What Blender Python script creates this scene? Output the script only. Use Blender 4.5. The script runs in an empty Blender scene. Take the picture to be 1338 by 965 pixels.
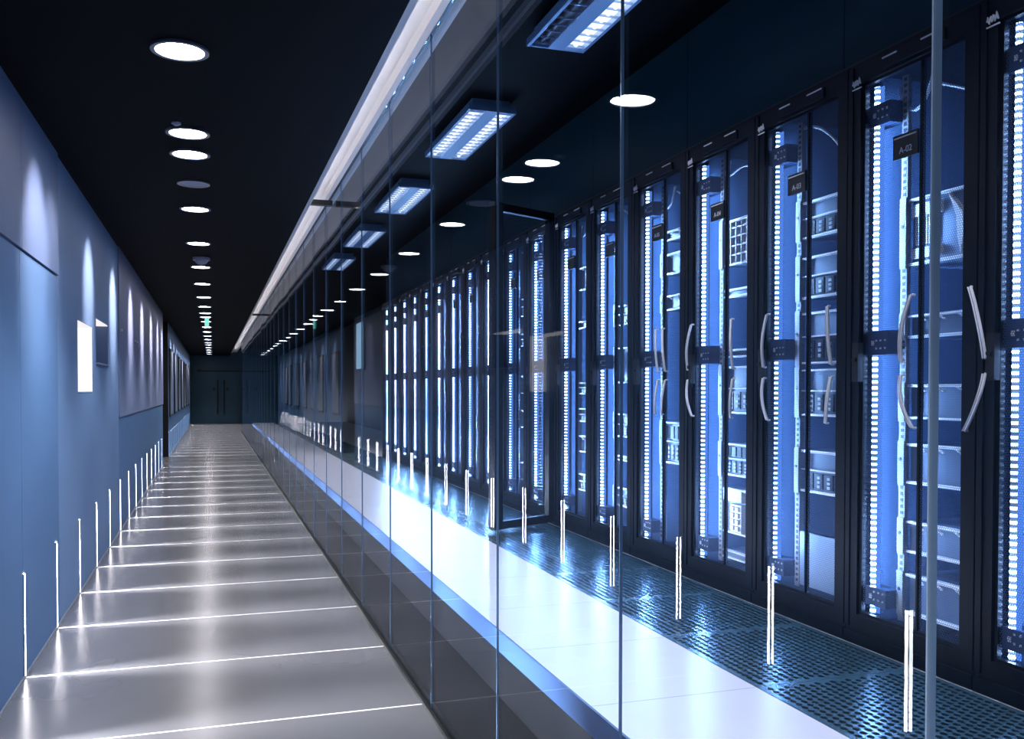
import bpy, bmesh, math, random
from mathutils import Vector, Matrix
random.seed(7)
SC = bpy.context.scene
COL = SC.collection
PI = math.pi

# ------------------------------------------------------------------ helpers
class MB:
    """collects shapes and links them as ONE mesh object"""
    def __init__(self): self.bm = bmesh.new(); self.mi = 0
    def _tag(self, fs):
        for f in fs: f.material_index = self.mi
    def box(self, x0, x1, y0, y1, z0, z1):
        v = [self.bm.verts.new((x, y, z)) for x in (x0, x1) for y in (y0, y1) for z in (z0, z1)]
        q = [(0,1,3,2),(4,6,7,5),(0,4,5,1),(2,3,7,6),(0,2,6,4),(1,5,7,3)]
        self._tag([self.bm.faces.new([v[i] for i in f]) for f in q]); return self
    def quad(self, *pts):
        self._tag([self.bm.faces.new([self.bm.verts.new(p) for p in pts])]); return self
    def prism(self, pts, axis, a, b):
        """closed polygon in the plane across axis, extruded from a to b"""
        def mk(p, t):
            return {'x': (t, p[0], p[1]), 'y': (p[0], t, p[1]), 'z': (p[0], p[1], t)}[axis]
        A = [self.bm.verts.new(mk(p, a)) for p in pts]; B = [self.bm.verts.new(mk(p, b)) for p in pts]
        n = len(pts); fs = [self.bm.faces.new(A[::-1]), self.bm.faces.new(B)]
        for i in range(n): fs.append(self.bm.faces.new([A[i], A[(i+1) % n], B[(i+1) % n], B[i]]))
        self._tag(fs); return self
    def cyl(self, c, r, h, axis='z', n=24, r2=None):
        r2 = r if r2 is None else r2
        def mk(a, rr, t):
            u, w = rr*math.cos(a), rr*math.sin(a)
            return {'z': (c[0]+u, c[1]+w, c[2]+t), 'x': (c[0]+t, c[1]+u, c[2]+w), 'y': (c[0]+u, c[1]+t, c[2]+w)}[axis]
        A = [self.bm.verts.new(mk(2*PI*i/n, r, 0)) for i in range(n)]
        B = [self.bm.verts.new(mk(2*PI*i/n, r2, h)) for i in range(n)]
        fs = [self.bm.faces.new(A[::-1]), self.bm.faces.new(B)]
        for i in range(n): fs.append(self.bm.faces.new([A[i], A[(i+1) % n], B[(i+1) % n], B[i]]))
        self._tag(fs); return self
    def ring(self, c, ri, ro, z0, z1, n=40):
        L = []
        for r, z in ((ri, z0), (ro, z0), (ro, z1), (ri, z1)):
            L.append([self.bm.verts.new((c[0]+r*math.cos(2*PI*i/n), c[1]+r*math.sin(2*PI*i/n), c[2]+z)) for i in range(n)])
        fs = []
        for a in range(4):
            b = (a+1) % 4
            for i in range(n):
                j = (i+1) % n
                fs.append(self.bm.faces.new([L[a][i], L[a][j], L[b][j], L[b][i]]))
        self._tag(fs); return self
    def dome(self, c, r, squash, n=20, m=6):
        rows = []
        for k in range(m):
            t = k/m*PI/2
            rows.append([self.bm.verts.new((c[0]+r*math.cos(t)*math.cos(2*PI*i/n), c[1]+r*math.cos(t)*math.sin(2*PI*i/n), c[2]-r*squash*math.sin(t))) for i in range(n)])
        tip = self.bm.verts.new((c[0], c[1], c[2]-r*squash)); fs = []
        for k in range(m-1):
            for i in range(n): fs.append(self.bm.faces.new([rows[k][i], rows[k][(i+1) % n], rows[k+1][(i+1) % n], rows[k+1][i]]))
        for i in range(n): fs.append(self.bm.faces.new([rows[-1][i], rows[-1][(i+1) % n], tip]))
        self._tag(fs); return self
    def tube(self, pts, r, n=8):
        pts = [Vector(p) for p in pts]; rings = []
        for i, p in enumerate(pts):
            d = (pts[min(i+1, len(pts)-1)] - pts[max(i-1, 0)]).normalized()
            a = d.orthogonal().normalized() if i == 0 else (pa - d*pa.dot(d)).normalized()
            pa = a; b = d.cross(a)
            rings.append([self.bm.verts.new(p + a*r*math.cos(2*PI*k/n) + b*r*math.sin(2*PI*k/n)) for k in range(n)])
        fs = [self.bm.faces.new(rings[0][::-1]), self.bm.faces.new(rings[-1])]
        for q, w in zip(rings, rings[1:]):
            for k in range(n): fs.append(self.bm.faces.new([q[k], q[(k+1) % n], w[(k+1) % n], w[k]]))
        self._tag(fs); return self
    def mesh(self, name, *mats):
        bmesh.ops.recalc_face_normals(self.bm, faces=self.bm.faces)
        me = bpy.data.meshes.new(name); self.bm.to_mesh(me); self.bm.free()
        for m in mats: me.materials.append(m)
        return me

def put(name, me, parent=None, loc=(0, 0, 0)):
    o = bpy.data.objects.new(name, me); COL.objects.link(o); o.location = loc
    if parent: o.parent = parent
    return o
def tag(o, label=None, cat=None, group=None, kind=None):
    if label: o['label'] = label
    if cat: o['category'] = cat
    if group: o['group'] = group
    if kind: o['kind'] = kind
    return o
def thing(name, loc, label, cat, group=None, kind=None, rotz=0):
    o = bpy.data.objects.new(name, None); COL.objects.link(o); o.location = loc; o.rotation_euler = (0, 0, rotz)
    o.empty_display_size = .1
    return tag(o, label, cat, group, kind)
def struct(name, mb, *mats, label=None, cat=None, parent=None):
    o = put(name, mb.mesh(name, *mats), parent)
    return tag(o, label, cat, None, 'structure')
def lamp(name, kind, parent, loc, energy, col, **kw):
    l = bpy.data.lights.new(name, kind); l.energy = energy; l.color = col
    for k, v in kw.items(): setattr(l, k, v)
    o = bpy.data.objects.new(name, l); COL.objects.link(o); o.location = loc; o.parent = parent
    return o
GLOW_W = 10
AIM_SIDE = Matrix(((0, -.35, -.937), (0, .937, -.35), (1, 0, 0))).to_euler()   # long side upright, facing the back and the near side panel
AIM = Matrix(((0, .8, -.6), (0, .6, .8), (1, 0, 0))).to_euler()   # long side upright, facing into the rack and across its front
ORD = 'first second third fourth fifth sixth seventh eighth ninth tenth eleventh twelfth thirteenth fourteenth fifteenth sixteenth seventeenth eighteenth nineteenth twentieth'.split()
ORD += ['twenty-'+w for w in ORD[:9]] + ['thirtieth'] + ['thirty-'+w for w in ORD[:9]]

# ------------------------------------------------------------------ materials
def mat(name, col=(.5, .5, .5), rough=.5, metal=0, emit=None, strength=0, spec=.5, noise=0, nscale=6, stretch=(1, 1, 1), rnoise=0):
    m = bpy.data.materials.new(name); m.use_nodes = True
    nt = m.node_tree; b = nt.nodes['Principled BSDF']
    b.inputs['Base Color'].default_value = (*col, 1); b.inputs['Roughness'].default_value = rough
    b.inputs['Metallic'].default_value = metal; b.inputs['Specular IOR Level'].default_value = spec
    if emit:
        b.inputs['Emission Color'].default_value = (*emit, 1); b.inputs['Emission Strength'].default_value = strength
    if noise or rnoise:
        tc = nt.nodes.new('ShaderNodeTexCoord'); mp = nt.nodes.new('ShaderNodeMapping'); mp.inputs['Scale'].default_value = stretch
        nz = nt.nodes.new('ShaderNodeTexNoise'); nz.inputs['Scale'].default_value = nscale; nz.inputs['Detail'].default_value = 3
        nt.links.new(tc.outputs['Object'], mp.inputs[0]); nt.links.new(mp.outputs[0], nz.inputs['Vector'])
        if noise:
            r = nt.nodes.new('ShaderNodeMix'); r.data_type = 'RGBA'
            r.inputs['A'].default_value = (*[c*(1-noise) for c in col], 1); r.inputs['B'].default_value = (*[min(1, c*(1+noise)) for c in col], 1)
            nt.links.new(nz.outputs['Fac'], r.inputs['Factor']); nt.links.new(r.outputs['Result'], b.inputs['Base Color'])
        if rnoise:
            mr = nt.nodes.new('ShaderNodeMapRange'); mr.inputs['To Min'].default_value = rough-rnoise; mr.inputs['To Max'].default_value = rough+rnoise
            nt.links.new(nz.outputs['Fac'], mr.inputs['Value']); nt.links.new(mr.outputs[0], b.inputs['Roughness'])
    return m
def math_node(nt, op, a, b=None, c=None):
    n = nt.nodes.new('ShaderNodeMath'); n.operation = op
    for i, v in enumerate((a, b, c)):
        if v is None: continue
        if isinstance(v, (int, float)): n.inputs[i].default_value = v
        else: nt.links.new(v, n.inputs[i])
    return n.outputs[0]

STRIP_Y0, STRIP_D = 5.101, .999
def floor_material():
    m = mat('polished_concrete', (.125, .131, .145), .23, noise=.22, nscale=1.2, stretch=(1.2, .8, 1))
    nt = m.node_tree; b = nt.nodes['Principled BSDF']
    src = b.inputs['Base Color'].links[0].from_socket
    tc = nt.nodes.new('ShaderNodeTexCoord'); s = nt.nodes.new('ShaderNodeSeparateXYZ'); nt.links.new(tc.outputs['Object'], s.inputs[0])
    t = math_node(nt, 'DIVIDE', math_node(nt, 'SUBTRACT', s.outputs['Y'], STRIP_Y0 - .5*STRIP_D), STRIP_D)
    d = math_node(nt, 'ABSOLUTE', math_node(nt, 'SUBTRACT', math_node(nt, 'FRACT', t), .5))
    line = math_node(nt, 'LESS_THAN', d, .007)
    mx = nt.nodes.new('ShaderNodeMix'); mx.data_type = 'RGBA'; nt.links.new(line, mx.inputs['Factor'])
    nt.links.new(src, mx.inputs['A']); mx.inputs['B'].default_value = (.8, .8, .82, 1)  # white lines painted in for the light each wall strip throws
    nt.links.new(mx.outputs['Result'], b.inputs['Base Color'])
    b.inputs['Specular IOR Level'].default_value = 1.0; b.inputs['IOR'].default_value = 1.7
    return m
def tile_floor_material():
    m = mat('white_access_floor', (.78, .78, .85), .3, noise=.04, nscale=3, rnoise=.04)
    nt = m.node_tree; b = nt.nodes['Principled BSDF']; src = b.inputs['Base Color'].links[0].from_socket
    tc = nt.nodes.new('ShaderNodeTexCoord'); s = nt.nodes.new('ShaderNodeSeparateXYZ'); nt.links.new(tc.outputs['Object'], s.inputs[0])
    t = math_node(nt, 'DIVIDE', math_node(nt, 'SUBTRACT', s.outputs['Y'], .02 - .3), .6)
    d = math_node(nt, 'ABSOLUTE', math_node(nt, 'SUBTRACT', math_node(nt, 'FRACT', t), .5))
    mx = nt.nodes.new('ShaderNodeMix'); mx.data_type = 'RGBA'; nt.links.new(math_node(nt, 'LESS_THAN', d, .003), mx.inputs['Factor'])
    nt.links.new(src, mx.inputs['A']); mx.inputs['B'].default_value = (.3, .34, .42, 1)
    nt.links.new(mx.outputs['Result'], b.inputs['Base Color'])
    return m
def glass_material(name, tint, boost=1.0):
    m = bpy.data.materials.new(name); m.use_nodes = True; nt = m.node_tree; nt.nodes.clear()
    out = nt.nodes.new('ShaderNodeOutputMaterial'); g = nt.nodes.new('ShaderNodeBsdfGlossy'); g.inputs['Roughness'].default_value = 0
    g.inputs['Color'].default_value = (.95, .97, 1, 1)
    t = nt.nodes.new('ShaderNodeBsdfTransparent'); t.inputs['Color'].default_value = (*tint, 1)
    ge = nt.nodes.new('ShaderNodeNewGeometry'); dot = nt.nodes.new('ShaderNodeVectorMath'); dot.operation = 'DOT_PRODUCT'
    nt.links.new(ge.outputs['Normal'], dot.inputs[0]); nt.links.new(ge.outputs['Incoming'], dot.inputs[1])
    c = math_node(nt, 'ABSOLUTE', dot.outputs['Value'])
    f = math_node(nt, 'POWER', math_node(nt, 'SUBTRACT', 1.0, c), 5)
    f = math_node(nt, 'MULTIPLY_ADD', f, .96*boost, .04*boost)
    mx = nt.nodes.new('ShaderNodeMixShader'); nt.links.new(f, mx.inputs[0]); nt.links.new(t.outputs[0], mx.inputs[1]); nt.links.new(g.outputs[0], mx.inputs[2])
    nt.links.new(mx.outputs[0], out.inputs[0]); return m
def perforated_material(name, col, pitch, open_r):
    """sheet metal with staggered round holes, in the object's own y/z"""
    m = mat(name, col, .45, metal=.3); nt = m.node_tree; b = nt.nodes['Principled BSDF']; out = nt.nodes['Material Output']
    tc = nt.nodes.new('ShaderNodeTexCoord'); s = nt.nodes.new('ShaderNodeSeparateXYZ'); nt.links.new(tc.outputs['Object'], s.inputs[0])
    def hole(oy, oz):
        y = math_node(nt, 'SUBTRACT', math_node(nt, 'FRACT', math_node(nt, 'MULTIPLY_ADD', s.outputs['Y'], 1/pitch, oy+100)), .5)
        z = math_node(nt, 'SUBTRACT', math_node(nt, 'FRACT', math_node(nt, 'MULTIPLY_ADD', s.outputs['Z'], 1/(pitch*1.732), oz+100)), .5)
        z = math_node(nt, 'MULTIPLY', z, 1.732)
        return math_node(nt, 'ADD', math_node(nt, 'MULTIPLY', y, y), math_node(nt, 'MULTIPLY', z, z))
    d = math_node(nt, 'MINIMUM', hole(0, 0), hole(.5, .5))
    h = math_node(nt, 'LESS_THAN', d, open_r*open_r)
    t = nt.nodes.new('ShaderNodeBsdfTransparent'); mx = nt.nodes.new('ShaderNodeMixShader')
    nt.links.new(h, mx.inputs[0]); nt.links.new(b.outputs[0], mx.inputs[1]); nt.links.new(t.outputs[0], mx.inputs[2]); nt.links.new(mx.outputs[0], out.inputs[0])
    return m
def led_material(name, core, strength, pitch=.021):
    """string of light-emitting diodes along z: bright dots on a glowing tape"""
    m = bpy.data.materials.new(name); m.use_nodes = True; nt = m.node_tree; nt.nodes.clear()
    out = nt.nodes.new('ShaderNodeOutputMaterial'); e = nt.nodes.new('ShaderNodeEmission')
    tc = nt.nodes.new('ShaderNodeTexCoord'); s = nt.nodes.new('ShaderNodeSeparateXYZ'); nt.links.new(tc.outputs['Object'], s.inputs[0])
    w = math_node(nt, 'COSINE', math_node(nt, 'MULTIPLY', s.outputs['Z'], 2*PI/pitch))
    w = math_node(nt, 'MULTIPLY_ADD', w, .5, .5)
    st = math_node(nt, 'MULTIPLY_ADD', math_node(nt, 'POWER', w, 4), strength*.97, strength*.015)
    nz = nt.nodes.new('ShaderNodeTexNoise'); nz.inputs['Scale'].default_value = 2.3; nt.links.new(tc.outputs['Object'], nz.inputs['Vector'])
    st = math_node(nt, 'MULTIPLY', st, math_node(nt, 'MAXIMUM', math_node(nt, 'MULTIPLY_ADD', nz.outputs['Fac'], 3.4, -.7), .15))
    e.inputs['Color'].default_value = (*core, 1); nt.links.new(st, e.inputs['Strength']); nt.links.new(e.outputs[0], out.inputs[0]); return m
def emitter(name, col, s):
    m = bpy.data.materials.new(name); m.use_nodes = True; nt = m.node_tree; nt.nodes.clear()
    out = nt.nodes.new('ShaderNodeOutputMaterial'); e = nt.nodes.new('ShaderNodeEmission')
    e.inputs['Color'].default_value = (*col, 1); e.inputs['Strength'].default_value = s; nt.links.new(e.outputs[0], out.inputs[0]); return m

WHITE = (1, .95, .98)
M = dict(
    floor=floor_material(), tiles=tile_floor_material(),
    paint=mat('blue_wall_paint', (.085, .19, .385), .55, noise=.08, nscale=3, stretch=(1, .6, 1.4)), panel=mat('lavender_panel_paint', (.2, .26, .44), .5), mid=mat('soft_blue_wall_paint', (.155, .275, .49), .55, noise=.06, nscale=3),
    upper=mat('shaded_blue_wall_paint', (.1, .165, .32), .5, noise=.06, nscale=3),  # blue darkened so the upper wall looks unlit between the scallops
    ceiling=mat('black_ceiling_paint', (.0006, .0012, .003), .7, spec=.03),
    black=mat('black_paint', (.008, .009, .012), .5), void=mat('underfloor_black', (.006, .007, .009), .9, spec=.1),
    cove=mat('white_cove_paint', (.8, .8, .84), .6), alu=mat('brushed_aluminium', (.6, .63, .68), .35, metal=.9),
    fascia=mat('blue_edge_trim', (.05, .12, .29), .45), rubber=mat('black_channel_rubber', (.01, .012, .012), .4),
    glass=glass_material('partition_glass', (.93, .965, 1), .52), seal=mat('clear_silicone_joint', (.22, .4, .62), .25, metal=.5), thick=mat('thick_glass_edge', (.5, .74, 1), .35),
    door_glass=glass_material('door_leaf_glass', (.9, .95, 1), .6),
    teal=mat('dark_teal_laminate', (.012, .06, .1), .45), bulkhead=mat('dark_teal_bulkhead', (.0045, .035, .06), .5, spec=.2),
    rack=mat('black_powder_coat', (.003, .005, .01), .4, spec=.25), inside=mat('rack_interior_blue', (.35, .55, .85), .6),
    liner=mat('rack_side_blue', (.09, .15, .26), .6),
    mesh=perforated_material('perforated_steel', (.06, .11, .24), .0085, .43),
    rail=mat('galvanised_rail', (.3, .31, .34), .7, spec=.1), hole=mat('rail_hole_black', (.01, .012, .02), .6),
    chassis=mat('server_blue_grey', (.24, .34, .52), .4, metal=.2), face=mat('server_face_dark', (.1, .15, .26), .4),
    lip=mat('server_steel_lip', (.85, .87, .92), .5), bay=mat('drive_bay_dark', (.012, .018, .03), .4), bayl=mat('drive_bay_steel', (.55, .6, .7), .4),
    duct=mat('cable_duct_grey', (.75, .78, .86), .5), connector=mat('navy_connector_block', (.02, .04, .1), .4),
    led=led_material('led_string_bright', (.34, .55, 1), 85), led2=led_material('led_string_dim', (.3, .53, 1), 42), halo=emitter('led_halo', (.1, .27, .9), 1.3),
    chrome=mat('satin_white_steel', (.95, .96, 1), .5), cable=mat('white_cable', (.85, .88, .95), .5),
    plate=mat('black_label_plate', (.006, .007, .01), .35), text=mat('pale_lettering', (.55, .62, .75), .5),
    lens=emitter('downlight_lens', WHITE, 44), ring=mat('satin_trim_ring', (.18, .22, .32), .3, metal=.6), grey=mat('speaker_grey', (.45, .48, .6), .6),
    strip=emitter('wall_strip_diffuser', WHITE, 55), covetape=emitter('cove_led_tape', (1, .94, .96), 21),
    louvre=mat('louvre_aluminium', (.4, .55, .85), .3, metal=.4), housing=mat('luminaire_blue_grey', (.12, .28, .6), .45), tube=emitter('fluorescent_tube', (.9, .94, 1), 1.8),
    tube_off=mat('dark_tube', (.05, .06, .09), .3), niche=mat('white_niche_paint', (.85, .83, .87), .6), nicheglow=emitter('niche_glow', WHITE, 3.5),
    perf=mat('perforated_tile_steel', (.09, .2, .27), .26, metal=.6), poster=mat('grey_poster', (.2, .25, .36), .5, noise=.6, nscale=3), pframe=mat('dark_frame', (.02, .025, .03), .5),
    exit=emitter('green_sign', (.25, .9, .75), 1.0),
)

# ------------------------------------------------------------------ measurements (metres; the camera stands over x = y = 0)
EYE = 1.45; WL = -.908; GX = .933; CEIL = 2.897; RF = .534; RX = 2.207; RACK_H = 2.62; SCEIL = 3.23; FAR = 41.0

# ------------------------------------------------------------------ setting
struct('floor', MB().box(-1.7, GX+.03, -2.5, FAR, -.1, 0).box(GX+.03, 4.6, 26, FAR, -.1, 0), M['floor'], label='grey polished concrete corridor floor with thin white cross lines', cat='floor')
struct('ceiling', MB().box(-1.7, .705, -2.5, FAR, CEIL, CEIL+.12), M['ceiling'], label='black ceiling over the corridor', cat='ceiling')
c = MB()
for y in range(-2, 41): c.box(.705, 1.0, y-.5 if y > -2 else -2.5, y+.5 if y < 40 else FAR, 3.05, 3.1)
c.box(.69, .705, -2.5, FAR, CEIL+.12, 3.1)
c.prism([(.87, 3.05), (.885, 3.015), (.918, 3.015), (.918, 3.05)], 'y', -2.5, 32)
struct('trim_1', c, M['cove'], label='white lit light cove running along the ceiling above the glass wall', cat='light cove')
# ledge and lamp tape of the cove
struct('trim_2', MB().box(.705, .735, -2.5, 38, 2.897, 2.909), M['cove'], label='white ledge along the open edge of the ceiling cove', cat='ledge')
c = MB()
for y in range(-2, 38): c.quad((.708, y, 2.9105), (.728, y, 2.9105), (.728, y+.98, 2.9105), (.708, y+.98, 2.9105))
tag(put('light_tape', c.mesh('light_tape', M['covetape'])), 'white light tape lying on the cove ledge above the glass wall', 'light tape')
for k, y in enumerate((7.45, 19.0)):
    tag(put('cove_bracket', MB().box(.705, .925, y, y+.06, 2.93, 2.97).mesh('cove_bracket', M['black'])), ['dark crossbar spanning the white cove nearer the camera', 'dark crossbar spanning the white cove far down the corridor'][k], 'bracket', 'dark crossbars in the light cove')

# left wall: lower panels, upper panels standing proud, a plain middle stretch with two niches, then a dark recess and a far stretch
w = MB(); T = WL-.4
seam = [-2.5, -.57, .56, 1.69, 2.82, 3.95, 5.08, 6.22]
for a, b in zip(seam, seam[1:]):
    w.box(T, WL, a+.002, b-.002, 0, .70+EYE-.006)
N1 = (7.1, 7.93, -.03+EYE, .495+EYE); N2 = (8.18, 9.08, .2+EYE, .585+EYE)
w2 = MB()
ys = [6.222, N1[0], N1[1], N2[0], N2[1], 10.05]
for i in range(5):
    hole = {1: N1, 3: N2}.get(i)
    if hole:
        w2.box(T, WL, ys[i], ys[i+1], 0, hole[2]); w2.box(T, WL, ys[i], ys[i+1], hole[3], CEIL); w2.box(T, WL-.15, ys[i], ys[i+1], hole[2], hole[3])
    else: w2.box(T, WL, ys[i], ys[i+1], 0, CEIL)
struct('wall_left_niches', w2, M['mid'], label='plain blue wall stretch holding the two niches', cat='wall')
w.box(T, WL, 10.052, 18.62, 0, 1.167-.006)
w.box(T, WL, 20.95, FAR, 0, CEIL)
struct('wall_left', w, M['paint'], label='blue painted wall along the side of the corridor opposite the glass', cat='wall')
struct('wall_left_panel', MB().box(T, WL+.012, 10.052, 18.62, 1.167, CEIL), M['panel'], label='pale lavender wall panel between the niches and the dark recess', cat='wall')
w = MB()
for a, b in zip(seam, seam[1:]): w.box(T, WL+.012, a+.002, b-.002, .70+EYE, CEIL)
struct('wall_left_upper', w, M['upper'], label='dark-toned upper wall panels standing proud above the blue lower panels', cat='wall')
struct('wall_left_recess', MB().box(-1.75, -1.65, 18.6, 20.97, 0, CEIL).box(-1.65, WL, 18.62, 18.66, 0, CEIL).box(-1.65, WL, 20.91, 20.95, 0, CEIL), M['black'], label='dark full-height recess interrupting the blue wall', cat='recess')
c = MB().box(WL, WL+.008, -2.5, 18.62, .0, .012).box(WL, WL+.008, 20.95, FAR, 0, .012)
struct('baseboard_left', c, M['alu'], label='thin metal skirting line at the foot of the blue wall', cat='skirting')

# niches
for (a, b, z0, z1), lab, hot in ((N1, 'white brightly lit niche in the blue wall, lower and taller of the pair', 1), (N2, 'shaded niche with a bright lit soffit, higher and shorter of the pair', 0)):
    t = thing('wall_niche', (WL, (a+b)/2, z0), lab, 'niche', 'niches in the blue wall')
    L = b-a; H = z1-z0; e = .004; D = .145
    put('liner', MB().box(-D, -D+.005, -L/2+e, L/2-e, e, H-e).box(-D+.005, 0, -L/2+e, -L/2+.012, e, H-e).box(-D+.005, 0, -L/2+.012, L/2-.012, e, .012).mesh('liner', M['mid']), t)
    put('soffit_glow', MB().box(-D+.005, 0, -L/2+.012, L/2-.012, H-.012, H-e).mesh('soffit_glow', emitter('niche_soffit', WHITE, .95)), t)  # white soffit surface made to glow, standing in for light inside the niche
    put('jamb_glow' if hot else 'jamb', MB().box(-D+.005, 0, L/2-.012, L/2-e, e, H-e).mesh('jamb', emitter('niche_jamb', WHITE, 1.15) if hot else M['upper']), t)  # plain jamb; in the bright niche it glows to look lit
    if not hot:
        put('sill', MB().box(-D+.005, .02, -L/2+.013, L/2-.013, .012, .02).mesh('sill', M['grey']), t)
for k, (y, z) in enumerate(((10.2, 2.06), (11.9, 2.04), (12.25, 2.04), (12.6, 2.0))):
    tag(put('wall_fixing', MB().cyl((WL+.012, y, z), .014, .02, 'x', 12).mesh('wall_fixing', M['chrome'])), ['single small bright fixing on the pale panel just past the niches', 'first of three bright fixings in a row on the pale panel', 'second of three bright fixings in a row on the pale panel', 'third of three bright fixings in a row on the pale panel'][k], 'fixing', 'bright fixings on the pale panel')

# far end, sides and back
struct('wall_end', MB().box(-1.75, 4.6, FAR, FAR+.2, 0, SCEIL), M['teal'], label='dark teal wall closing the far end of the corridor', cat='wall')
struct('wall_right', MB().box(3.6, 3.7, -2.5, FAR, 0, SCEIL), M['black'], label='dark wall behind the server racks', cat='wall')
struct('wall_back', MB().box(-1.75, 4.6, -2.7, -2.5, 0, SCEIL), M['black'], label='dark wall behind the viewpoint', cat='wall')
t = thing('wall_panel', (3.6, 23.2, 1.98), 'pale cyan lit panel on the dark wall beyond the end of the racks', 'wall panel')
put('frame', MB().box(-.05, 0, -.55, .55, -.04, 1.2).mesh('frame', M['pframe']), t); put('screen', MB().box(-.06, -.05, -.52, .52, 0, 1.16).mesh('screen', emitter('cyan_screen', (.35, .62, .85), .8)), t)
for k, (x0, x1) in enumerate(((-.45, .325), (.335, 1.11))):
    d = struct('door_%d' % (k+1), MB().box(x0, x1, FAR-.05, FAR, .01, 2.2), M['teal'], label=['dark teal door leaf at the corridor end with its pull bar on the side away from the glass', 'dark teal door leaf at the corridor end nearer the glass wall'][k], cat='door')
    hx = .2 if k == 0 else .46
    put('pull_handle', MB().tube([(hx, FAR-.05, .42), (hx, FAR-.12, .42), (hx, FAR-.12, 1.85), (hx, FAR-.05, 1.85)], .022).mesh('pull_handle', M['black']), d)
    kx = hx + (-.14 if k == 0 else .14)
    put('lock', MB().cyl((kx, FAR-.09, 1.47), .06, .04, 'y', 16).mesh('lock', M['black']), d)
struct('trim_3', MB().box(-.62, 2.2, FAR-.07, FAR, 2.2, 2.26).box(-.62, -.46, FAR-.07, FAR, 2.26, 2.3), M['black'], label='black track above the teal doors at the corridor end', cat='trim')

# raised server-room floor
struct('floor_raised', MB().box(1.038, 1.588, -2.5, 26, RF-.02, RF).box(2.195, 3.6, -2.5, 26, RF-.02, RF)  .box(1.588, 2.195, -2.5, .02, RF-.02, RF), M['tiles'], label='white tiled access floor running behind the glass wall', cat='floor')
struct('floor_raised_dark', MB().box(1.588, 2.195, 12.62, 26, RF-.02, RF), M['perf'], label='dark blue access floor continuing past the last perforated tile', cat='floor')
struct('trim_4', MB().box(1.03, 1.038, -2.5, 26, .455, RF), M['fascia'], label='blue metal edge strip of the raised white floor', cat='edge trim')
struct('trim_5', MB().box(.911, .925, -2.5, 32, 0, .016).box(.941, .957, -2.5, 32, 0, .016).box(.925, .941, -2.5, 32, 0, .005), M['rubber'], label='black floor channel holding the foot of the glass wall', cat='floor channel')
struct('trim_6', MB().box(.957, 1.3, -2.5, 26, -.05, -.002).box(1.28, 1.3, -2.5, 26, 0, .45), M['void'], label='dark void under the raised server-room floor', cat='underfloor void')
struct('trim_7', MB().box(.919, .947, -2.5, 32, 3.03, 3.05), M['rubber'], label='thin black head channel along the top of the glass wall', cat='head channel')
struct('ceiling_server', MB().box(.96, 3.7, -2.5, FAR, SCEIL, SCEIL+.1).box(.96, 1.0, -2.5, FAR, 3.1, SCEIL), M['ceiling'], label='black ceiling over the server racks', cat='ceiling')
b = MB()
for a in [2.89-1.19*k for k in range(5, 0, -1)] + [2.89+1.19*k for k in range(0, 8)]: b.box(2.26, 2.34, a+.002, a+1.188, RACK_H+.01, SCEIL)
struct('wall_bulkhead', b, M['bulkhead'], label='dark teal bulkhead panels above the server racks', cat='bulkhead')
struct('trim_8', MB().box(2.25, 2.262, -2.5, 12.4, RACK_H+.02, RACK_H+.03), M['bay'], label='thin dark line along the foot of the bulkhead', cat='trim')

# glass wall: one-metre panes
for k in range(-2, 32):
    if k == 31: a, b = 31.01, 32.0
    a, b = k+.003, k+.997
    n = k+3
    o = put('window_%d' % n, MB().box(-.006, .006, -.496, .496, .006, 3.03).mesh('pane', M['glass']), None, (GX, k+.5, 0))
    rr = random.Random(k*3+1)
    o.rotation_euler = (0, rr.uniform(-.0006, .0006), rr.uniform(-.0014, .0014))
    q = k if k < 1 else k-1
    tag(o, 'clear full-height glass pane, %s' % ('on the camera side of the thick joint' if k == 0 else 'level with the camera' if k < 0 else ORD[k-1]+' pane beyond the thick pale joint'), 'glass pane', 'glass panes of the corridor partition', 'structure')
    if k < 31:
        jt = .0075 if k == 0 else .004
        put('joint', MB().box(-jt, jt, .4985, .5015, .006, 3.03).mesh('joint', M['thick' if k == 0 else 'seal']), o)

# perforated floor tiles (real holes in staggered rows)
def perforated_tile():
    mb = MB(); bm = mb.bm; n = 20; p = .57/n; t = .03; hr = p*.36
    mb.box(-.3+.001, -.285, -.299, .299, -t, 0).box(.285, .299, -.299, .299, -t, 0).box(-.285, .285, -.299, -.285, -t, 0).box(-.285, .285, .285, .299, -t, 0)
    for i in range(n):
        for j in range(n):
            off = .5 if i % 2 else 0
            if off and j == n-1: continue
            cx = -.285+(i+.5)*p; cy = -.285+(j+.5+off)*p; h = p/2
            O = [(-h,-h),(0,-h),(h,-h),(h,0),(h,h),(0,h),(-h,h),(-h,0)]
            I = [(hr*math.cos(a), 1.25*hr*math.sin(a)) for a in [-.75*PI+k*PI/4 for k in range(8)]]
            vo = [bm.verts.new((cx+x, cy+y, 0)) for x, y in O]; vi = [bm.verts.new((cx+x, cy+y, 0)) for x, y in I]
            vb = [bm.verts.new((cx+x, cy+y, -t*.3)) for x, y in I]
            for k in range(8):
                m_ = (k+1) % 8
                bm.faces.new([vo[k], vo[m_], vi[m_], vi[k]]); bm.faces.new([vi[k], vi[m_], vb[m_], vb[k]])
        if i % 2:
            x0, x1 = -.285+i*p, -.285+(i+1)*p
            mb.quad((x0, -.285, 0), (x1, -.285, 0), (x1, -.285+p/2, 0), (x0, -.285+p/2, 0)); mb.quad((x0, .285-p/2, 0), (x1, .285-p/2, 0), (x1, .285, 0), (x0, .285, 0))
    me = bpy.data.meshes.new('perforated_tile'); bm.to_mesh(me); bm.free(); me.materials.append(M['perf']); return me
pt = perforated_tile()
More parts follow.
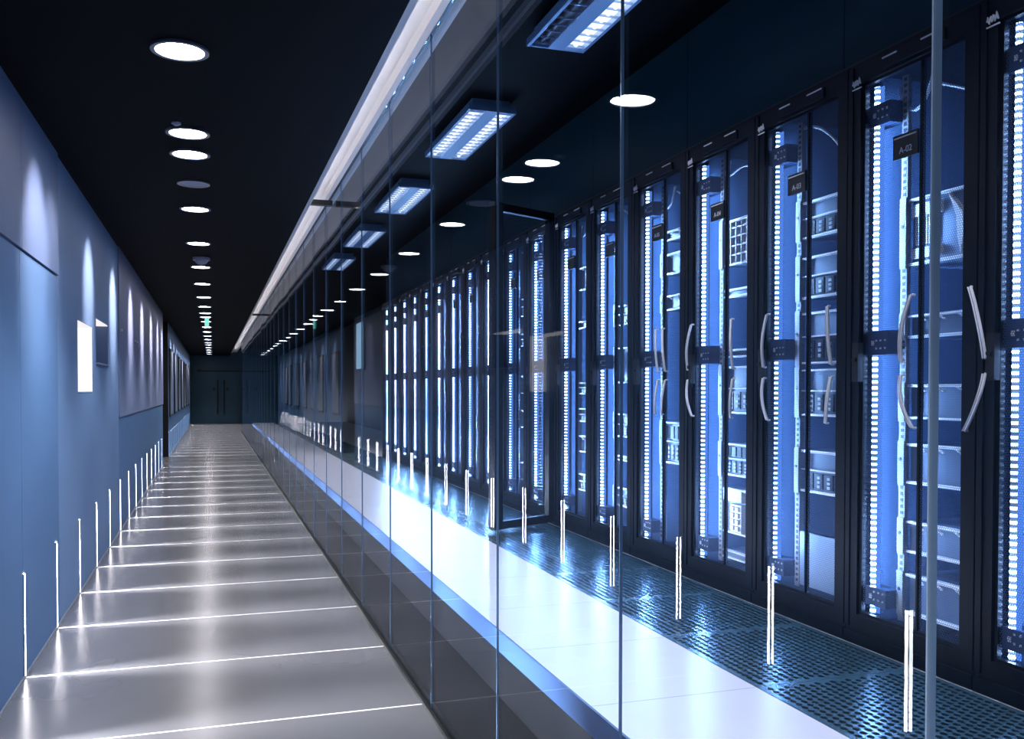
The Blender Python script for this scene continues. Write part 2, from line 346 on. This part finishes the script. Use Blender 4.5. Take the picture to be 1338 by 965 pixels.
for k in range(21):
    y = .02+.6*k+.3
    o = put('perforated_floor_tile', pt, None, (1.891, y, RF))
    i = k-3
    lab = 'perforated steel tile at the rack feet, '
    lab += '%s one nearer than the A-02 rack' % ORD[3-k] if k < 4 else 'in front of the A-02 rack' if k == 4 else '%s one beyond the A-02 rack' % ORD[k-5]
    tag(o, lab, 'floor tile', 'perforated floor tiles along the racks')
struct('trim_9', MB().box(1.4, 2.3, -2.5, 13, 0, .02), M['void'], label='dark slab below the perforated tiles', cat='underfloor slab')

# ------------------------------------------------------------------ server racks
Wd = .6; OL, OH = -.237, .24; OZ0, OZ1 = .64-RF, 2.545-RF; RH = RACK_H-RF; DEP = .95
def rack_frame():
    m = MB()
    m.box(0, .04, -.2985, OL, 0, RH).box(0, .04, OH, .2985, 0, RH)
    m.box(0, .04, OL, OH, 0, OZ0).box(0, .04, OL, OH, OZ1, RH)
    m.box(.04, DEP, -.2985, -.29, .03, RH).box(.04, DEP, .29, .2985, .03, RH)
    m.box(.04, DEP, -.29, .29, RH-.03, RH).box(.04, DEP, -.29, .29, .03, .07)
    m.box(-.006, 0, -.297, OL-.035, .06, RH-.01).box(-.006, 0, OH+.035, .297, .06, RH-.01)
    m.box(-.01, 0, -.297, .297, .0, .045).box(-.008, 0, -.16, .12, OZ1+.012, OZ1+.05)
    return m.mesh('frame', M['rack'])
def rack_slots(a, b):
    return MB().box(-.0105, -.008, a, b, OZ1+.045, OZ1+.05).mesh('vent_slot', M['duct'])
def rack_door():
    m = MB()
    return m.box(.012, .03, OL-.004, OL+.012, OZ0-.004, OZ1+.004).box(.012, .03, OH-.012, OH+.004, OZ0-.004, OZ1+.004).box(.012, .03, OL, OH, OZ0-.004, OZ0+.01).box(.012, .03, OL, OH, OZ1-.01, OZ1+.004).box(.012, .03, -.045, -.037, OZ0, OZ1).mesh('door', M['rack'])
def perforated_sheet():
    return MB().quad((.02, OL+.012, OZ0+.01), (.02, OH-.012, OZ0+.01), (.02, OH-.012, OZ1-.01), (.02, OL+.012, OZ1-.01)).mesh('perforated_sheet', M['mesh'])
GAPS = [(.68-RF, .745-RF), (1.575-RF, 1.66-RF), (2.385-RF, 2.46-RF)]
SEG = [(OZ0+.01, .68-RF), (.745-RF, 1.575-RF), (1.66-RF, 2.385-RF), (2.46-RF, OZ1-.02)]
LY = .205
def light_string(m_, a, b, hw=.009):
    return MB().prism([(.048, LY-hw), (.036, LY-hw*.6), (.036, LY+hw*.6), (.048, LY+hw)], 'z', a, b).mesh('light_string', m_)
def glow_band(a, b):
    return MB().box(.054, .057, LY-.022, LY+.022, a, b).mesh('glow_band', M['halo'])  # glowing band added behind the string to imitate its halo
def connector(a, b):
    return MB().box(.034, .1, .13, LY+.028, a, b).mesh('connector_block', M['connector'])
def pins(a, b):
    m = MB()
    for k in range(3):
        for r in (0, 1): m.box(.031, .034, .14+k*.022, .146+k*.022, a+.02+r*.028, a+.026+r*.028)
    m.box(.031, .034, LY-.006, LY+.006, (a+b)/2-.008, (a+b)/2+.008)
    return m.mesh('indicator_dots', M['lip'])
def rail(y, front=.058):
    m = MB(); m.box(front, front+.006, y-.013, y+.013, OZ0, OZ1).box(front, front+.04, y+.013, y+.016, OZ0, OZ1)
    m.mi = 1; z = OZ0+.02
    while z < OZ1-.02:
        m.box(front-.0015, front, y-.0065, y+.0065, z, z+.012); z += .0222
    return m.mesh('mounting_rail', M['rail'], M['hole'])
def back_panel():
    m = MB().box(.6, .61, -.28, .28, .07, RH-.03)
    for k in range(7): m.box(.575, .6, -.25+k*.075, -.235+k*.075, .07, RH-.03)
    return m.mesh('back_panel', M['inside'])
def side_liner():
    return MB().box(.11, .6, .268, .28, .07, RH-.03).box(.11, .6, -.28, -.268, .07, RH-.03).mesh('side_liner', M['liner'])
def duct():
    m = MB(); m.box(.13, .16, OL+.004, OL+.07, OZ0, OZ1)
    for k in range(4): m.box(.122, .13, OL+.008+k*.017, OL+.015+k*.017, OZ0, OZ1)
    return m.mesh('cable_duct', M['duct'])
def logo():
    pts = [(-.008, .272-.042*t/14*1.0, RH-.075+.012*math.sin(t*1.7)+.008*(t/14)) for t in range(15)]
    m = MB().tube([(-.009, y, z) for x, y, z in pts], .0028, 6)
    m.box(-.0095, -.006, .226, .274, RH-.094, RH-.09)
    return m.mesh('logo_badge', M['chrome'])
def lock():
    return MB().box(-.012, .01, OH-.012, OH+.02, 1.48-RF, 1.62-RF).cyl((-.02, OH+.004, 1.56-RF), .009, .01, 'x', 10).mesh('lock', M['black'])
def plate():
    return MB().box(.004, .012, -.036, .078, 2.232-RF, 2.312-RF).mesh('label_plate', M['plate'])
def plate_line():
    return MB().box(.002, .004, -.03, .072, 2.3-RF, 2.304-RF).mesh('plate_edge', M['duct'])
def crown_cable(seed):
    r = random.Random(seed); m = MB()
    if seed % 3 == 0:
        m.tube([(.1, .16-.02*t, OZ1-.03-.1*math.sin(t/8*PI)**.7) for t in range(9)], .006)
        m.tube([(.12, .02-.025*t, OZ1-.05-.012*t) for t in range(9)], .005)
    elif seed % 3 == 1:
        m.tube([(.11, .12-.03*t, OZ1-.02-.0022*t*t) for t in range(11)], .007)
    else:
        m.tube([(.11, .15-.012*t, OZ1-.02-.06*math.sin(t/6*PI)) for t in range(7)], .006); m.tube([(.11, .09-.035*t, OZ1-.08-.01*math.cos(t)) for t in range(8)], .005)
    return m.mesh('patch_cable', M['cable'])
RM = dict(frame=rack_frame(), slotA=rack_slots(-.15, -.06), slotB=rack_slots(.05, .12), door=rack_door(), sheet=perforated_sheet(), s0=[light_string(M['led'], a, b) for a, b in SEG], s1=[light_string(M['led2'], a, b, .006) for a, b in SEG], halos=[glow_band(a, b) for a, b in SEG],
          con=[connector(a, b) for a, b in GAPS], pins=[pins(a, b) for a, b in GAPS], rail=rail(.116, .088), rail2=rail(-.212, .06), back=back_panel(), side=side_liner(), duct=duct(), logo=logo(), lock=lock(), plate=plate(), pline=plate_line(),
          c0=crown_cable(0), c1=crown_cable(1), c2=crown_cable(2))
def bow(parent, y, up, lean):
    """one half of a bowed door pull; lean moves the free end sideways"""
    z0, z1 = (1.765, 1.545) if up else (1.5, 1.325)
    pts = []
    for t in range(13):
        s = t/12; q = s if up else 1-s
        pts.append((-.012-.01*math.sin(s*PI), y + lean*(1-q)**2, z0-RF + (z1-z0)*s))
    m = MB().tube(pts, .0045, 8).tube([(x, yy+.011, z) for x, yy, z in pts], .0025, 6)
    m.cyl((-.012, pts[0][1], pts[0][2]), .004, .013, 'x', 8).cyl((-.012, pts[-1][1], pts[-1][2]), .004, .013, 'x', 8)
    return put('door_pull', m.mesh('door_pull', M['chrome']), parent)
NAMES = {0: 'A-02', 1: 'A-03', 2: 'A-04', 3: 'A-05'}
def rack_name(i):
    if i == -1: return 'the nearest rack'
    if i in NAMES: return 'rack '+NAMES[i]
    if i < 6: return ['the rack just past A-05', 'the rack by the door hinge'][i-4]
    return 'the %s rack past the glass door' % ORD[i-6]
PULLS = {-1: [(2.15, .075)], 0: [(2.50, -.055)], 1: [(3.305, -.03), (2.865, .03)], 2: [(3.945, -.04), (3.54, .02)], 3: [(4.26, .03), (4.18, .04)]}
racks = {}
for i in range(-1, 17):
    yc = 2.19+.6*i+.3
    n = 'black server rack glowing blue inside, '
    n += {-1: 'the nearest one, only partly in view', 0: 'labelled A-02, behind the thick glass joint', 1: 'labelled A-03, with a grey vented panel at its foot', 2: 'labelled A-04, with a grid chassis near its top', 3: 'labelled A-05, second beyond A-03', 4: 'just beyond the A-05 rack', 5: 'beside the hinge of the framed glass door'}.get(i, '%s past the framed glass door' % ORD[max(0, i-6)])
    t = thing('server_rack', (RX, yc, RF), n, 'server rack', 'server racks behind the glass wall')
    racks[i] = t
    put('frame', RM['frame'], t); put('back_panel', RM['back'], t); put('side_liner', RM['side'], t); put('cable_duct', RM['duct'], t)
    d = put('door', RM['door'], t); put('perforated_sheet', RM['sheet'], d); put('lock', RM['lock'], d)
    pl = put('label_plate', RM['plate'], t); put('plate_edge', RM['pline'], pl)
    if i in NAMES:
        cu = bpy.data.curves.new('lettering', 'FONT'); cu.body = NAMES[i]; cu.size = .03; cu.align_x = 'CENTER'; cu.extrude = .0006; cu.materials.append(M['text'])
        tmp = bpy.data.objects.new('tmp', cu); COL.objects.link(tmp); bpy.context.view_layer.update()
        me = bpy.data.meshes.new_from_object(tmp); bpy.data.objects.remove(tmp)
        o = put('lettering', me, pl, (.0032, .018, 2.248-RF)); o.rotation_euler = (PI/2, 0, -PI/2)
    put('vent_slot', RM['slotA'], t); put('vent_slot', RM['slotB'], t); put('logo_badge', RM['logo'], t)
    for q in range(4):
        sg = put('light_string', RM['s1' if i in (1, 7, 9, 12) else 's0'][q], t); put('glow_band', RM['halos'][q], sg)
    for a, b in SEG[1:3]:
        lamp('string_glow', 'AREA', t, (.034, LY-.012, (a+b)/2), GLOW_W*(.6 if i in (1, 7, 9, 12) else 1), (.27, .5, .92), shape='RECTANGLE', size=b-a-.06, size_y=.02).rotation_euler = AIM
    lamp('string_glow', 'AREA', t, (.108, LY+.002, 1.06), GLOW_W*(.4 if i in (1, 7, 9, 12) else .65), (.24, .46, .92), shape='RECTANGLE', size=1.8, size_y=.02).rotation_euler = AIM_SIDE
    for q in range(3):
        cb = put('connector_block', RM['con'][q], t); put('indicator_dots', RM['pins'][q], cb)
    put('mounting_rail', RM['rail'], t); put('mounting_rail', RM['rail2'], t)
    if i < 11: put('patch_cable', RM['c%d' % (i % 3)], t)
    for (py, lean) in PULLS.get(i, []):
        bow(d, py-yc, True, lean*.8); bow(d, py-yc, False, lean)

# server units, top-level things mounted in the racks.  origin: bottom of the unit at the rack front plane
UY0, UY1 = -.17, .1
cache = {}
def unit_meshes(kind, h):
    key = (kind, round(h, 2))
    if key in cache: return cache[key]
    h = key[1]; R = {}
    dep = {'shelf': .4, 'vent': .06}.get(kind, .45)
    R['chassis'] = MB().box(.082, dep, UY0, UY1, .0, h).mesh('chassis', M['face' if kind in ('tray', 'bays') else 'chassis'])
    lip = MB().box(.062, .082, UY0, UY1, h-.009, h).box(.062, .082, UY0, UY1, 0, .009)
    if kind == 'tray':
        for k in range(4):
            y = UY1-.05-k*.085; lip.prism([(y, h-.009), (y-.014, h-.009), (y-.034, h-.026), (y-.038, h-.022)], 'x', .058, .064)
    if kind in ('bays', 'module'): lip.box(.062, .082, UY0, UY1, h*.52, h*.52+.006)
    if kind == 'grid':
        for k in range(5): lip.box(.07, .082, UY0, UY1, h*k/5+.004, h*k/5+.010)
        for k in range(6): lip.box(.068, .082, UY0+(UY1-UY0)*k/6, UY0+(UY1-UY0)*k/6+.006, 0, h)
    if kind == 'fan':
        for k in range(7): lip.box(.07, .082, UY1-.03-k*.012, UY1-.024-k*.012, h*.3, h*.72)
        lip.prism([(UY1-.18, h*.95), (UY1-.215, h*.6), (UY1-.22, h*.3), (UY1-.235, h*.05), (UY1-.245, h*.35), (UY1-.24, h*.65)], 'x', .06, .082)
        lip.box(.066, .082, UY1-.14, UY1-.01, h*.72, h*.9).box(.066, .082, UY1-.14, UY1-.01, h*.1, h*.25)
    R['steel_lip'] = lip.mesh('steel_lip', M['lip'])
    if kind in ('tray', 'bays', 'fan', 'module', 'grid') and h > .06:
        e = MB().box(.05, .058, UY1+.0, UY1+.03, -.008, h+.008)
        R['mounting_ear'] = e.mesh('mounting_ear', M['rail'])
        sc = MB().cyl((.046, UY1+.016, h*.6), .006, .004, 'x', 8)
        R['screw'] = sc.mesh('screw', M['bay'])
    if kind in ('bays', 'module'):
        b = MB(); n = 3 if kind == 'bays' else 5
        for k in range(n):
            y = UY1-.012-k*(.062 if kind == 'bays' else .045); wd = .052 if kind == 'bays' else .034
            b.box(.072, .082, y-wd, y, h*.1, h*.46)
            if kind == 'module': b.box(.072, .082, y-wd, y, h*.6, h*.9)
        R['drive_bay'] = b.mesh('drive_bay', M['bay'])
        b = MB()
        for k in range(n):
            y = UY1-.012-k*(.062 if kind == 'bays' else .045)
            for j in range(3): b.box(.068, .072, y-.04, y-.024, h*.13+j*h*.105, h*.13+j*h*.105+h*.06)
        R['bay_latch'] = b.mesh('bay_latch', M['bayl'])
    if kind == 'vent':
        b = MB()
        nz = int(h/.014)
        for j in range(nz): b.box(.078, .082, UY0+.015, UY1-.01, .01+j*.014, .017+j*.014)
        b.box(.07, .078, -.07, -.06, h*.45, h*.62)
        R['vent_slats'] = b.mesh('vent_slats', M['bayl'])
    if kind == 'pale':
        b = MB().box(.06, .082, UY1-.16, UY1-.005, h*.72, h*.98).box(.066, .082, UY1-.15, UY1-.06, h*.05, h*.66)
        for j in range(4):
            for k in range(2): b.box(.055, .066, UY1-.14+k*.04, UY1-.112+k*.04, h*.1+j*h*.14, h*.1+j*h*.14+h*.09)
        R['card_cage'] = b.mesh('card_cage', M['lip'])
        b = MB()
        for j in range(6): b.box(.07, .082, UY0+.02, UY0+.05, h*.08+j*h*.15, h*.08+j*h*.15+h*.08)
        R['drive_bay'] = b.mesh('drive_bay', M['bay'])
    cache[key] = R; return R
DESC = {'tray': 'steel-edged tray server', 'bays': 'server with dark drive bays', 'grid': 'grid-fronted storage chassis', 'shelf': 'thin pale shelf', 'fan': 'server with curved white baffle',
        'module': 'server with small slots', 'vent': 'grey vented blanking panel', 'pale': 'pale card-cage unit'}
UNITS = {
    -1: [(.70, .86, 'tray'), (.98, 1.16, 'bays'), (1.22, 1.4, 'pale'), (1.68, 1.9, 'bays'), (2.0, 2.2, 'grid')],
    0: [(.67, .81, 'tray'), (.885, 1.0, 'tray'), (1.125, 1.26, 'tray'), (1.35, 1.47, 'tray'), (1.63, 1.71, 'tray'), (1.88, 2.11, 'fan')],
    1: [(.65, .875, 'vent'), (1.035, 1.2, 'bays'), (1.345, 1.53, 'bays'), (1.555, 1.76, 'bays'), (1.82, 1.99, 'bays'), (2.065, 2.21, 'bays')],
    2: [(.66, .7, 'shelf'), (.78, .99, 'pale'), (1.05, 1.2, 'module'), (1.34, 1.56, 'bays'), (1.6, 1.64, 'shelf'), (1.88, 1.915, 'shelf'), (2.03, 2.24, 'grid')],
    3: [(1.06, 1.28, 'module'), (1.87, 1.95, 'tray'), (2.06, 2.17, 'tray'), (2.24, 2.29, 'tray')],
    4: [(.76, .87, 'bays'), (1.03, 1.06, 'shelf'), (1.17, 1.31, 'bays'), (1.49, 1.7, 'tray'), (1.83, 1.95, 'bays')],
    5: [(.79, .9, 'module'), (1.04, 1.15, 'tray'), (1.24, 1.33, 'bays'), (1.42, 1.5, 'bays'), (1.85, 1.9, 'tray'), (2.1, 2.25, 'tray')],
    6: [(.84, .87, 'shelf'), (1.0, 1.11, 'bays'), (1.28, 1.44, 'bays'), (1.61, 1.66, 'tray'), (1.78, 1.89, 'bays'), (2.0, 2.16, 'tray')],
}
rr = random.Random(3)
for i in range(7, 17):
    UNITS[i] = [(z, z+rr.choice((.06, .1, .14)), rr.choice(('tray', 'bays', 'module', 'shelf'))) for z in (.72+rr.uniform(0, .1), 1.1+rr.uniform(0, .1), 1.42, 1.75+rr.uniform(0, .1), 2.02)]
for i, L in UNITS.items():
    yc = 2.19+.6*i+.3; n = len(L)
    L = sorted(L)
    for j, (z0, z1, kind) in enumerate(L):
        place = 'topmost' if j == n-1 else 'lowest' if j == 0 else ORD[n-1-j]+' from top'
        h = max(.034, round(z1-z0, 2))
        t = thing('server_unit' if kind not in ('shelf', 'vent') else {'shelf': 'rack_shelf', 'vent': 'blanking_panel'}[kind], (RX+.03, yc, z0), '%s, %s in %s' % (DESC[kind], place, rack_name(i)), {'shelf': 'shelf', 'vent': 'blanking panel'}.get(kind, 'server'), 'equipment mounted in the racks')
        for nm, me in unit_meshes(kind, h).items(): put(nm, me, t)

# framed glass door standing ajar in front of the racks
hx, hy = 2.19, 5.80; fx, fy = 1.69, 5.56
ang = math.atan2(fy-hy, fx-hx); Ld = math.hypot(fx-hx, fy-hy)
t = thing('glass_door', (hx, hy, RF), 'black-framed glass door standing ajar across the aisle in front of the racks', 'door', rotz=ang)
H = 2.64-RF
put('hinge_stile', MB().box(.0, .05, -.02, .02, .02, H).mesh('hinge_stile', M['rack']), t)
put('lock_stile', MB().box(Ld-.07, Ld, -.03, .03, .02, H).mesh('lock_stile', M['rack']), t)
put('top_rail', MB().box(.05, Ld-.07, -.02, .02, H-.05, H).mesh('top_rail', M['rack']), t)
put('bottom_rail', MB().box(.05, Ld-.07, -.02, .02, .02, .07).mesh('bottom_rail', M['rack']), t)
put('glazing', MB().box(.05, Ld-.07, -.004, .004, .07, H-.05).mesh('glazing', M['door_glass']), t)
put('closer', MB().box(Ld-.06, Ld-.03, -.05, -.03, H-.09, H-.03).mesh('closer', M['alu']), t)

# ------------------------------------------------------------------ lamps
def downlight_meshes():
    ring = MB().ring((0, 0, 0), .1, .119, -.012, 0).mesh('trim_ring', M['ring'])
    lens = MB().cyl((0, 0, -.006), .1, .005, 'z', 40).mesh('lens', M['lens'])
    return ring, lens
DR, DLn = downlight_meshes()
DY = [-1.4, .45, 2.3, 4.156, 5.471, 5.955, 7.744, 9.549, 11.379, 13.178, 15.074, 16.8, 18.2, 19.2, 20.48, 22.28, 24.1, 25.95, 27.81, 29.62, 31.14, 33.2, 35.16, 37.2, 39.2]
DOWN_W = 170; WASH_W = 330
vis = 0
for y in DY:
    if y < 3:
        lab = 'round white downlight in the ceiling above the viewpoint, %s' % {-1.4: 'the rearmost', .45: 'directly overhead', 2.3: 'just ahead'}[y]
    else:
        lab = 'round white downlight in the black ceiling, %s' % ('the largest in view' if vis == 0 else ORD[vis]+' beyond the speaker grille' if vis < 0 else ORD[vis]+' counting from the largest'); vis += 1
    t = thing('downlight', (-.125, y, CEIL), lab, 'downlight', 'downlights along the corridor ceiling')
    put('trim_ring', DR, t); put('lens', DLn, t)
    lamp('downlight_beam', 'SPOT', t, (0, 0, -.02), DOWN_W, (1, .95, .97), spot_size=math.radians(92), spot_blend=.65, shadow_soft_size=.08)
    o = lamp('wall_wash_beam', 'SPOT', t, (-.02, 0, -.02), WASH_W*(.3 if y == 5.955 else .75 if y < 9 else 1), (1, .79, .74), spot_size=math.radians(54 if y == 5.471 else 46), spot_blend=1, shadow_soft_size=.04)
    o.rotation_euler = (0, math.radians(51), 0)
t = thing('ceiling_speaker', (-.12, 6.809, CEIL), 'round unlit grey speaker grille between downlights in the black ceiling', 'speaker')
put('trim_ring', MB().ring((0, 0, 0), .095, .11, -.01, 0).mesh('trim_ring', M['alu']), t); put('grille', MB().cyl((0, 0, -.006), .095, .005, 'z', 32).mesh('grille', M['grey']), t)
t = thing('smoke_detector', (-.11, 10.62, CEIL), 'small domed smoke detector hanging from the black ceiling', 'smoke detector')
put('base', MB().cyl((0, 0, -.03), .09, .03, 'z', 24).mesh('base', M['grey']), t); put('dome', MB().dome((0, 0, -.03), .07, .7).mesh('dome', M['grey']), t)
t = thing('ceiling_sensor', (-.18, 5.3, CEIL), 'tiny pale sensor beside a downlight in the black ceiling', 'sensor')
put('base', MB().cyl((0, 0, -.008), .025, .008, 'z', 16).mesh('base', M['grey']), t); put('dome', MB().dome((0, 0, -.008), .018, .6, 12, 4).mesh('dome', M['grey']), t)
t = thing('exit_sign', (-.1, 18.75, CEIL), 'small glowing green sign hanging between far downlights', 'sign')
put('hanger', MB().box(-.01, .01, -.01, .01, -.06, 0).mesh('hanger', M['black']), t); put('panel', MB().box(-.04, .04, -.01, .01, -.22, -.06).mesh('panel', M['exit']), t)

# wall strip lights
sm = MB().box(0, .006, -.015, -.011, 0, .52).box(0, .006, .011, .015, 0, .52).mesh('channel', M['paint'])
sd = MB().box(.0, .005, -.011, .011, .0, .52).mesh('glow_band', M['strip'])
STRIP_W = 20
ks = list(range(-2, 14)) + list(range(16, 35))
for k in ks:
    y = STRIP_Y0 + k*STRIP_D
    if k < 0: lab = 'slim glowing strip light seen only reflected in the glass, %s' % ['beside the thick joint', 'right of the thick joint'][-k-1]
    elif k < 14: lab = 'slim glowing strip light at the blue wall foot, %s' % ('nearest the camera in view' if k == 0 else ORD[k]+' before the dark recess')
    else: lab = 'slim glowing strip light at the wall foot, %s past the dark recess' % ORD[k-16]
    t = thing('wall_strip_light', (WL, y, .004), lab, 'strip light', 'strip lights along the foot of the wall')
    put('channel', sm, t); put('glow_band', sd, t)
    o = lamp('strip_beam', 'AREA', t, (.012, 0, .26), STRIP_W, (1, .95, .98), shape='RECTANGLE', size=.012, size_y=.5, spread=math.radians(40))
    o.rotation_euler = Matrix(((0, 0, -1), (1, 0, 0), (0, -1, 0))).to_euler()

# twin-tube ceiling luminaires over the server aisle
def luminaire(y_far, lit, lab):
    L = 1.2; t = thing('ceiling_luminaire', (1.637, y_far-L/2, 3.15), lab, 'ceiling light', 'twin-tube luminaires over the server aisle')
    hw = .152
    put('housing', MB().box(-hw+.03, hw-.03, -L/2+.03, L/2-.03, .035, .08).mesh('housing', M['housing']), t)
    put('frame', MB().box(-hw, -hw+.014, -L/2, L/2, 0, .035).box(hw-.014, hw, -L/2, L/2, 0, .035).box(-hw+.014, hw-.014, -L/2, -L/2+.014, 0, .035).box(-hw+.014, hw-.014, L/2-.014, L/2, 0, .035).box(-hw+.014, hw-.014, -L/2+.014, L/2-.014, .03, .035).mesh('frame', M['housing']), t)
    put('centre_spine', MB().box(-.04, .04, -L/2+.014, L/2-.014, .0, .03).mesh('centre_spine', M['housing']), t)
    for s, on in zip((-1, 1), lit):
        x = s*.089
        put('tube', MB().cyl((x, -L/2+.05, .017), .012, L-.1, 'y', 12).mesh('tube', M['tube' if on else 'tube_off']), t)
        b = MB(); n = 15
        for k in range(n):
            yy = -L/2+.05+k*(L-.1)/(n-1); b.box(x-.046, x+.046, yy-.0015, yy+.0015, 0.001, .012)
        b.box(x-.048, x-.046, -L/2+.016, L/2-.016, 0, .028).box(x+.046, x+.048, -L/2+.016, L/2-.016, 0, .028)
        put('louvre', b.mesh('louvre', M['louvre']), t)
        put('reflector', MB().box(x-.046, x+.046, -L/2+.02, L/2-.02, .0285, .03).mesh('reflector', M['tube' if on else 'tube_off']), t)
    o = lamp('luminaire_beam', 'AREA', t, (0, 0, -.004), 14 if all(lit) else 12.5, (1, .93, .98), shape='RECTANGLE', size=.25, size_y=L-.1, spread=math.radians(95))
    return t
FY = [2.07, 4.30, 6.57, 8.78, 11.0, 13.2]
for k, y in enumerate(FY):
    luminaire(y, (0, 1) if k in (0, 1) else (1, 1), ['twin-tube ceiling light above the nearest racks', 'twin-tube ceiling light with one dark tube, cut by the top of the photo', 'twin-tube ceiling light, both tubes lit, next after the half-dark one', 'twin-tube ceiling light, second after the half-dark one', 'twin-tube ceiling light, third after the half-dark one', 'twin-tube ceiling light, smallest and furthest along the aisle'][k])

# posters on the far stretch of wall
for k in range(7):
    y = 21.9+2.6*k
    t = thing('poster_panel', (WL, y, .85), 'mottled grey poster panel on the far wall, %s past the recess' % ORD[k], 'poster', 'poster panels on the far wall')
    put('frame', MB().box(0, .03, -.6, .6, 0, 1.5).mesh('frame', M['pframe']), t); put('sheet', MB().box(.03, .034, -.55, .55, .05, 1.45).mesh('sheet', M['poster']), t)

# ------------------------------------------------------------------ world, camera, render look
w = bpy.data.worlds.new('world'); SC.world = w; w.use_nodes = True
w.node_tree.nodes['Background'].inputs[0].default_value = (.15, .4, .8, 1); w.node_tree.nodes['Background'].inputs[1].default_value = .004
cam = bpy.data.cameras.new('camera'); co = bpy.data.objects.new('camera', cam); COL.objects.link(co)
r = Vector((.95012318, -.31187309, .00105801)); u = Vector((.00519901, .01923059, .99980156)); f = Vector((.31183155, .94992913, -.01989286))
co.matrix_world = Matrix(((r.x, u.x, -f.x, 0), (r.y, u.y, -f.y, 0), (r.z, u.z, -f.z, EYE), (0, 0, 0, 1)))
cam.sensor_width = 36; cam.lens = 1191.46/1338*36; cam.shift_y = 50.16/1338; cam.clip_start = .05; cam.clip_end = 200
SC.camera = co
SC.view_settings.view_transform = 'Standard'; SC.view_settings.look = 'None'; SC.view_settings.gamma = 1; SC.view_settings.exposure = 0
SC.view_settings.use_curve_mapping = False
cy = SC.cycles
cy.use_denoising = True; cy.adaptive_threshold = .005; cy.max_bounces = 8; cy.diffuse_bounces = 2; cy.glossy_bounces = 4; cy.transparent_max_bounces = 24; cy.transmission_bounces = 4
cy.caustics_reflective = False; cy.caustics_refractive = False; cy.sample_clamp_indirect = 2; cy.blur_glossy = .5
